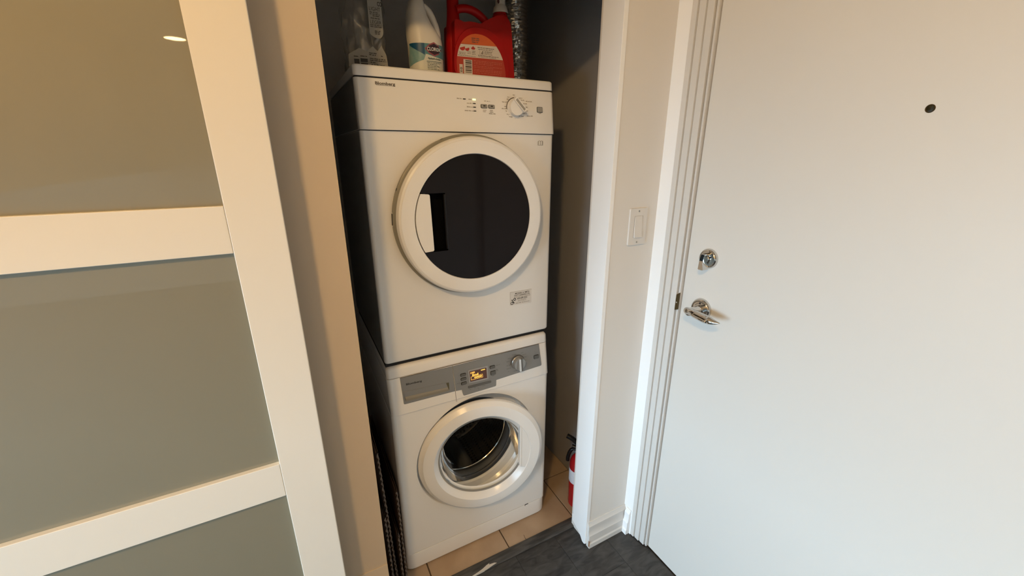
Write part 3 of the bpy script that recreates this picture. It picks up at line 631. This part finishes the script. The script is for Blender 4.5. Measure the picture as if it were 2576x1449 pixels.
# bleach bottle
bl = thing('bleach_bottle', 'white bleach bottle with teal and blue label, on top of the dryer', 'bottle', (.2255, .115, ZT))
yb = .115
sec = [(ZT+.001,.2135,.040,.034),(ZT+.004,.2135,.0465,.040),(1.7750,.2125,.0475,.042),(1.7900,.2105,.0470,.042),(1.8000,.2075,.0445,.041),(1.8120,.2025,.0395,.039),(1.8280,.1965,.0330,.036),(1.8450,.1925,.0275,.032),(1.8600,.1920,.0240,.028),(1.8740,.1935,.0205,.023),(1.8860,.1945,.0165,.0165),(1.8930,.1945,.0150,.0150),(1.905,.1945,.0150,.0150)]
bm = bmesh.new(); rings = []; NS = 48
sec = [(ZT+(z-ZT)*1.045, cx+.0125, hw*1.03, q) for z, cx, hw, q in sec]
for z, cx, hw, hd_ in sec: rings.append([bm.verts.new((cx+hw*math.copysign(abs(math.cos(t))**.85, math.cos(t)), yb+hd_*math.copysign(abs(math.sin(t))**.85, math.sin(t)), z)) for t in [2*PI*i/NS for i in range(NS)]])
for A, B in zip(rings, rings[1:]):
    for i in range(NS): bm.faces.new((A[i], A[(i+1) % NS], B[(i+1) % NS], B[i]))
bm.faces.new(rings[0]); bm.faces.new(rings[-1])
finish('body', bm, M_bleach, bl, smooth=True, sharp=60)
tube('handle', spline([(x+.0145, y, ZT+(z-ZT)*1.06) for x, y, z in [(.2000,yb,1.8690),(.2165,yb,1.8650),(.2290,yb,1.8530),(.2390,yb,1.8350),(.2455,yb,1.8150),(.2480,yb,1.8000),(.2440,yb,1.7860)]], 6), [.0085]*10+[.0095]*10+[.0105]*17, M_bleach, bl, seg=16, squash=1.3)
lathe('cap', [(.0175,-.004),(.0180,.0),(.0175,.026),(.015,.028),(0,.028)], (.2070, yb, 1.9090), mat('cap_blue', (.02,.06,.18), .4), bl, seg=32, **ZUP)
def bsurf(d):
    def f(x, z):
        i = 0
        while i < len(sec)-2 and sec[i+1][0] < z: i += 1
        a, b = sec[i], sec[i+1]; t = max(0, min(1, (z-a[0])/(b[0]-a[0]))); cx, hw, q = [a[k]+(b[k]-a[k])*t for k in (1,2,3)]
        e = max(-1, min(1, (x-cx)/(hw))); c = abs(e)**(1/.85); s = math.sqrt(max(0, 1-c*c))**.85
        return (cx+hw*e*(1+d/hw), yb-q*s-d, z)
    return f
def label_patch(name, zlo, zhi, e0, e1, d, m, parent, nx=24, nz=10):
    bm = bmesh.new(); f = bsurf(d); rows = []
    for j in range(nz+1):
        row = []
        for i in range(nx+1):
            e = e0+(e1-e0)*i/nx; lo, hi = (zlo(e) if callable(zlo) else zlo), (zhi(e) if callable(zhi) else zhi); z = lo+(hi-lo)*j/nz
            th = e*PI/2; row.append(bm.verts.new(f(.2255+.0486*math.sin(th), z)))
        rows.append(row)
    for A, B in zip(rows, rows[1:]):
        for i in range(nx): bm.faces.new((A[i], A[i+1], B[i+1], B[i]))
    bmesh.ops.remove_doubles(bm, verts=bm.verts, dist=1e-6)
    return finish(name, bm, m, parent, smooth=True)
blb = label_patch('label', ZT+.005, 1.7775, -.98, .98, .0006, mat('label_cream', (.66,.66,.58), .4), bl)
label_patch('label_teal_field', lambda e: 1.7190+.024*max(0, (e+.95))+(.012 if e > -.2 else 0), 1.7770, -.97, .97, .0010, mat('label_teal', (.17,.33,.33), .4, noise=(60,.6,(.33,.46,.44))), blb)
label_patch('label_blue_corner', lambda e: 1.7745-.026*(e+.95)/.75, 1.7772, -.96, -.20, .0013, mat('label_blue', (.006,.075,.16), .4), blb)
label_patch('label_dark_wave', lambda e: 1.7550-.012*math.sin((e+.35)*1.6), lambda e: 1.7772, -.30, .96, .0012, mat('label_deep_teal', (.10,.25,.27), .4), blb)
BF = bsurf(.0018)
def diamond(cx, cz, a, b, d, m, name, k=4):
    bm = bmesh.new(); f = bsurf(d); P = [(a,0),(a*.55,b*.62),(0,b),(-a*.55,b*.62),(-a,0),(-a*.55,-b*.62),(0,-b),(a*.55,-b*.62)]
    c = bm.verts.new(f(cx, cz)); vs = [bm.verts.new(f(cx+p, cz+q)) for p, q in P]
    for i in range(8): bm.faces.new((c, vs[i], vs[(i+1) % 8]))
    return finish(name, bm, m, blb)
diamond(.2370, 1.7640, .0265, .0180, .0017, mat('logo_rose', (.30,.075,.095), .4), 'logo_border')
diamond(.2370, 1.7640, .0225, .0140, .0022, mat('logo_plum', (.035,.010,.022), .4), 'logo_field')
text('logo_lettering', 'CLOROX', .2370, 1.7597, .0088, bsurf(.0027), M_white, blb, width=.0400, bold=.02, align='C')
text('label_lettering', 'Splash-Less', .2370, 1.7385, .0045, BF, mat('label_green_ink', (.05,.10,.09), .5), blb, width=.036, bold=.02, align='C')
bm = bmesh.new(); quad(bm, .2145, .2585, 1.7325, 1.7340, BF, 8)
for k, z in enumerate((1.7285,1.7245,1.7205,1.7165,1.7125)): smallprint(bm, .2165, .2525-(k % 2)*.008, z, .0022, BF)
finish('label_fine_print', bm, mat('label_grey_green', (.20,.23,.20), .5), blb)

# clear plastic bag with printed insert
bag = thing('plastic_bag', 'crumpled clear plastic bag with printed black lettering, at the left of the dryer top', 'bag', (.065, .16, ZT))
bm = bmesh.new(); rows = []; NZ, NT = 30, 40; rnd = random.Random(3)
ph = [rnd.uniform(0, 6.28) for _ in range(12)]
def bagpt(t, v):
    z = ZT+.002+.25*v; c, s = math.cos(t), math.sin(t)
    hw = .056-.006*math.sin(v*9)*.4-.004*v; hd2 = .036-.010*v
    k = 1+.07*math.sin(5*t+ph[0]+v*7)+.05*math.sin(9*t+ph[1]-v*16)+.035*math.sin(17*t+ph[2]+v*23)+.03*math.sin(3*t+v*34+ph[3])
    return (.0600+.012*v+hw*k*c, .155+hd2*k*s, z)
for j in range(NZ+1): rows.append([bm.verts.new(bagpt(2*PI*i/NT, j/NZ)) for i in range(NT)])
for A, B in zip(rows, rows[1:]):
    for i in range(NT): bm.faces.new((A[i], A[(i+1) % NT], B[(i+1) % NT], B[i]))
bm.faces.new(rows[0]); bm.faces.new(rows[-1])
finish('film', bm, M_film, bag, smooth=True, sharp=70)
yg = .112
M_ins = mat('insert_paper', (.34,.325,.285), .6)
ip = rpoly([(.0720,1.7930),(.0850,1.7835),(.1010,1.7835),(.1090,1.7950),(.1090,1.945),(.0740,1.945)], [.004,.01,.012,.006,.002,.002])
ins = prism('paper_insert', ip, lambda x, z: (x, yg+.001+.03*(x-.09), z), lambda x, z: (x, yg+.03*(x-.09), z), M_ins, bag)
IF = lambda x, z: (x, yg-.0008+.03*(x-.09), z)
bm = bmesh.new()
text_bm(bm, 'LIGHT', .0760, 1.8475, .0090, IF, width=.0290, bold=-.01); text_bm(bm, 'L\u00c9GER', .0765, 1.8170, .0085, IF, width=.0290, bold=-.01)
text_bm(bm, 'CO', .0985, 1.8600, .0100, IF, width=.012, bold=.02)
for u0, u1, v in ((.0765,.1000,1.8425),(.0765,.1030,1.8385),(.084,.104,1.8345),(.078,.102,1.8290),(.0755,.105,1.8130),(.0755,.107,1.8090),(.086,.101,1.7995),(.086,.101,1.7960),(.086,.101,1.7925)): smallprint(bm, u0, u1, v, .0024, IF)
finish('insert_lettering', bm, M_inkd, ins)
lp = prism('paper_label', [(.010,ZT+.004),(.116,ZT+.004),(.112,1.745),(.100,1.766),(.088,1.752),(.076,1.762),(.060,1.748),(.040,1.7545),(.022,1.744),(.012,1.738)], lambda x, z: (x, yg-.004+.25*abs(x-.062)**1.0*.5, z), lambda x, z: (x, yg-.005+.25*abs(x-.062)*.5, z), M_ins, bag)
LF = lambda x, z: (x, yg-.0058+.125*abs(x-.062), z)
bm = bmesh.new()
for a, b, c, d in ((.0245,.0375,1.7085,1.7280),(.0410,.0590,1.7085,1.7190),(.0410,.0590,1.7215,1.7300)): quad(bm, a, b, c, d, LF, 3)
for u0, u1, v in ((.0245,.0375,1.7330),(.041,.058,1.7345),(.0645,.086,1.7440),(.0645,.082,1.7395),(.096,.103,1.7390),(.0655,.108,1.7310),(.0655,.1100,1.7265),(.066,.084,1.7215),(.068,.104,1.7160)): smallprint(bm, u0, u1, v, .0026, LF, dens=1.0)
finish('label_lettering', bm, M_inkd, lp)

# foil vent duct behind the jug
bm = bmesh.new(); prof = []; z = .95
rnd = random.Random(5)
while z < H-.001:
    prof.append((.0505+rnd.uniform(-.0015,.0015), z)); prof.append((.0435+rnd.uniform(-.002,.002), min(z+.0065, H-.001))); z += .013
lathe_bm(bm, prof, (.690, .425, 0), (1,0,0), (0,1,0), (0,0,1), 40)
for v in bm.verts:
    v.co.x += rnd.uniform(-.0007,.0007); v.co.y += rnd.uniform(-.0007,.0007); v.co.z += rnd.uniform(-.0009,.0009)
for v in bm.verts: v.co.x += .004*math.sin(v.co.z*21); v.co.y += .003*math.sin(v.co.z*17+1)
tag(finish('vent_duct', bm, M_foil, None, smooth=True, sharp=60), 'silver crinkled foil vent duct rising behind the red jug', 'duct')

# ================================================================== CLOSET FLOOR
# folded cardboard sheets standing between the washer and the closet wall
def cardboard(x, y0, y1, z1, lean, label):
    t = thing('cardboard_sheet', label, 'cardboard', (x, (y0+y1)/2, 0), 'flattened cardboard sheets beside the washing machine')
    for k in (0, 1):
        xx = x+k*.0055
        prism('liner', [(y0+.0+.004*k,.001),(y1,.001),(y1,z1),(y0+.010,z1)], lambda y, z: (xx+lean*z, y, z), lambda y, z: (xx+.0012+lean*z, y, z), M_card, t)
    bm = bmesh.new(); rows = []; nw = int(z1/.0055)
    for i in range(nw+1):
        z = .002+(z1-.004)*i/nw; ph_ = math.sin(2*PI*z/.022)
        xo = x+.0032+.0024*ph_+lean*z
        rows.append([bm.verts.new((xo-.0016, y0-.003-.002*math.sin(z*90), z)), bm.verts.new((xo+.0016, y0-.003-.002*math.sin(z*90), z)), bm.verts.new((xo+.001, y0+.05, z)), bm.verts.new((xo-.001, y0+.05, z))])
    for A, B in zip(rows, rows[1:]):
        for i in range(4): bm.faces.new((A[i], A[(i+1) % 4], B[(i+1) % 4], B[i]))
    finish('fluted_core', bm, M_cardl, t)
    return t
cardboard(-.0620, -.075, .40, .360, -.012, 'brown cardboard sheet standing nearest the left closet wall')
cardboard(-.0460, -.060, .42, .600, -.030, 'tallest brown cardboard sheet, second from the closet wall')
cardboard(-.0300, -.070, .40, .255, .000, 'shortest brown cardboard sheet, third from the closet wall')
cardboard(-.0140, -.050, .42, .420, -.008, 'brown cardboard sheet standing right against the washing machine')
# fire extinguisher
ex = thing('fire_extinguisher', 'small red fire extinguisher standing behind the closet jamb', 'fire extinguisher', (.752, -.048, 0))
EO = (.752, -.048, 0)
eb = lathe('cylinder', [(0,.006),(.030,.006),(.036,.001),(.0395,.004),(.0410,.012),(.0410,.205),(.0395,.222),(.0340,.240),(.0240,.254),(.0150,.262),(.0150,.270),(0,.270)], EO, M_exred, ex, seg=48, **ZUP)
lathe('label_band', [(.0413,.128),(.0416,.129),(.0416,.192),(.0413,.193)], EO, mat('label_pale', (.72,.73,.78), .45, noise=(70,.4,(.55,.57,.66))), eb, seg=48, **ZUP)
lathe('valve', [(.0155,.262),(.0165,.266),(.0165,.284),(.012,.290),(.012,.304),(0,.304)], EO, M_black, ex, seg=24, **ZUP)
tube('lever', spline([(.756,-.052,.302),(.742,-.034,.316),(.728,-.018,.330),(.714,-.002,.338)], 5), [.011]*8+[.0105]*8, M_black, ex, seg=12)
tube('carry_handle', spline([(.756,-.052,.290),(.742,-.034,.290),(.730,-.020,.292)], 5), .0075, M_black, ex, seg=12)
tube('nozzle', spline([(.748,-.044,.280),(.733,-.022,.276),(.724,-.014,.258),(.719,-.010,.232),(.718,-.010,.214)], 5), [.006]*6+[.008]*15, M_black, ex, seg=12)
lathe('safety_ring', [(.0085,-.0012),(.0108,-.0012),(.0108,.0012),(.0085,.0012)], (.735,-.028,.268), M_chrome, ex, u=(.7,-.7,0), v=(0,0,1), n=(-.7,-.7,0), seg=20, close=True)

# ================================================================== DOORS AND FITTINGS
# entry door
XD = .868
ed = struct(box('door_1', XD, XD+.045, -1.2735, -.3600, .006, 2.048, M_door, bevel=.0012), 'plain off-white entry door')
VX = dict(u=(0,-1,0), v=(0,0,1), n=(-1,0,0))
db = thing('deadbolt', 'round chrome deadbolt with thumb turn on the entry door, above the lever', 'lock', (XD, -.4315, 1.1932))
rz = lathe('rosette', [(.0290,0),(.0290,.005),(.0265,.010),(.0240,.0115),(.0225,.0110),(.0120,.0125),(.0105,.020),(0,.020)], (XD, -.4330, 1.1945), M_chrome, db, seg=48, **VX)
tt = [(-.011,.017),(.011,.017),(.012,.004),(.008,-.012),(.0065,-.029),(-.0065,-.029),(-.008,-.012),(-.012,.004)]
prism('thumb_turn', rpoly([(-.0055,.016),(.0055,.016),(.0060,-.006),(.0095,-.030),(-.0075,-.030),(-.0060,-.006)], .003), lambda a, b: (XD-.012, -.4330-a, 1.1945+b), lambda a, b: (XD-.031-.004*(b < 0), -.4330-a, 1.1945+b), M_chrome, db, bevel=.002, seg=3)
lathe('turn_screw', [(.003,0),(.003,.001),(0,.0012)], (XD-.0115, -.4450, 1.2005), M_dark, rz, seg=12, **VX)
lv = thing('door_lever', 'chrome curved lever handle on the entry door', 'door handle', (XD, -.4315, 1.0360))
LO = (XD, -.4335, 1.0375)
lathe('rosette', [(.0330,0),(.0330,.004),(.0305,.009),(.0275,.0115),(.0260,.0112),(.0140,.0130),(0,.0130)], LO, M_chrome, lv, seg=48, **VX)
lathe('stem', [(.0150,.010),(.0135,.022),(.0115,.030),(.0125,.040),(.0125,.055),(.0105,.0605),(0,.0615)], LO, M_chrome, lv, seg=32, **VX)
lp_ = spline([(XD-.0515,-.4215,1.0375),(XD-.0535,-.4335,1.0385),(XD-.055,-.452,1.0390),(XD-.057,-.475,1.0375),(XD-.058,-.498,1.0365),(XD-.0575,-.519,1.0370),(XD-.0555,-.535,1.0390)], 6)
tube('lever_arm', lp_, [.0100,.0108,.0114,.0116,.0116,.0114]+[.0105]*6+[.0105]*12+[.0100,.0096,.0090,.0083,.0075,.0068]+[.006,.0052,.0044,.0036,.0028,.0018,.0008], M_chrome, lv, seg=20, squash=1.25)
lathe('rosette_screw', [(.003,0),(.003,.001),(0,.0012)], (XD-.0115, -.4335, 1.0575), M_dark, lv, seg=12, **VX)
pz = [( -.3480,1.008),(-.3580,1.012),(-.3580,1.068),(-.3480,1.060)]
stp_ = thing('strike_plate', 'dark metal strike plate in the door frame beside the lever', 'strike plate', (.862, -.353, 1.01))
prism('plate', pz, lambda y, z: (.8535, y, z), lambda y, z: (.8595, y, z), M_brass, stp_, bevel=.0005)
lathe('screw', [(.0028,0),(.0026,.0006),(0,.0008)], (.8535,-.3525,1.035), M_chrome, stp_, seg=12, **VX)
ph_ = thing('door_viewer', 'small dark peephole in the entry door', 'peephole', (XD, -.829, 1.5625))
lathe('ring', [(.0070,-.002),(.0074,.0004),(.0066,.0010),(.0058,.0004),(.0055,-.0)], (XD,-.829,1.5625), M_brass, ph_, seg=24, **VX)
lathe('lens', [(.0058,.0002),(.003,.0005),(0,.0006)], (XD,-.829,1.5625), mat('viewer_glass', (.02,.015,.004), .15), ph_, seg=20, **VX)

# light switch
sw = thing('light_switch', 'white rocker light switch on the narrow wall beside the closet', 'light switch', (.7645, YP, 1.2670))
sx, sz = .7645, 1.2670
prism('wall_plate', rpoly(rect(sx-.0352,sx+.0352,sz-.0570,sz+.0570), .004), xz(YP, 0), xz(YP, .0060), mat('switch_plastic', (.74,.71,.67), .3), sw, bevel=.0035, seg=3)
prism('rocker_frame', rpoly(rect(sx-.0172,sx+.0172,sz-.0338,sz+.0338), .0015), xz(YP, .004), xz(YP, .0066), M_inkl, sw)
rk = [(-.0335,.0115),(-.0335,.0050),(.0335,.0050),(.0335,.0072),(.0,.0085)]
prism('rocker', [(b, a) for a, b in rk], lambda d, z: (sx-.0160, YP-d, sz+z), lambda d, z: (sx+.0160, YP-d, sz+z), mat('switch_plastic', (.74,.71,.67), .3), sw, bevel=.0012)
for dz in (.0485, -.0485): lathe('plate_screw', [(.003,0),(.0028,.0008),(0,.001)], (sx, YP-.0060, sz+dz), M_pearl, sw, seg=14)

# sliding wardrobe door with frosted panels
YS = -.330
sd = thing('sliding_door', 'white framed sliding wardrobe door with frosted glass panels, in the left foreground', 'sliding door', (-.66, YS+.017, 0))
xa, xb = -1.12, -.1993
rails = [(.018,.120),(.3205,.4045),(.7765,.8600),(1.3167,1.3995),(1.856,1.940),(2.290,2.375)]
box('stile', -.2857, xb, YS, YS+.035, .018, 2.375, M_slide, sd, bevel=.0016, seg=3)
box('stile', xa, xa+.0864, YS, YS+.035, .018, 2.375, M_slide, sd, bevel=.0016, seg=3)
for a, b in rails: box('rail', xa+.0866, -.2859, YS+.0004, YS+.034, a, b, M_slide, sd, bevel=.0014, seg=3)
for (a, b), (c, d) in zip(rails, rails[1:]): box('frosted_pane', xa+.08, -.280, YS+.011, YS+.017, b-.005, c+.005, M_frost, sd)
sdt = struct(box('trim_6', XL+.02, -.093, YS-.015, YP-.0, 2.378, H, M_slide, bevel=.002), 'white overhead track of the sliding wardrobe doors')
struct(box('trim_7', XL+.02, -.2, YS+.004, YS+.030, 0, .0165, M_slide), 'low floor track under the sliding wardrobe door')

# ceiling lamps: a flush dome near the wardrobe, recessed ones down the hall
for i, (x, y) in enumerate(DOWNLIGHTS):
    if i == 0:
        lm = thing('ceiling_dome_lamp', 'flush dome ceiling lamp in front of the wardrobe door', 'ceiling light', (x, y, H))
        lathe('trim_ring', [(.078,0),(.078,.008),(.090,.008),(.092,0)], (x, y, H), M_trim, lm, seg=40, u=(1,0,0), v=(0,1,0), n=(0,0,-1))
        lathe('dome', [(.077*math.cos(t), .006+.077*math.sin(t)) for t in [PI/2*k/12 for k in range(12)]]+[(0, .083)], (x, y, H), M_dome, lm, seg=40, u=(1,0,0), v=(0,1,0), n=(0,0,-1))
        continue
    lm = thing('ceiling_downlight', [None, 'round recessed ceiling downlight in the middle of the hall', 'round recessed ceiling downlight far down the hall, mirrored in the glass'][i], 'ceiling light', (x, y, H), 'recessed hall downlights')
    lathe('trim_ring', [(.076,-.001),(.078,.006),(.095,.004),(.097,0)], (x, y, H), M_trim, lm, seg=40, u=(1,0,0), v=(0,1,0), n=(0,0,-1))
    lathe('lens', [(.077,.003),(.05,.0035),(0,.0035)], (x, y, H), M_lens, lm, seg=40, u=(1,0,0), v=(0,1,0), n=(0,0,-1))
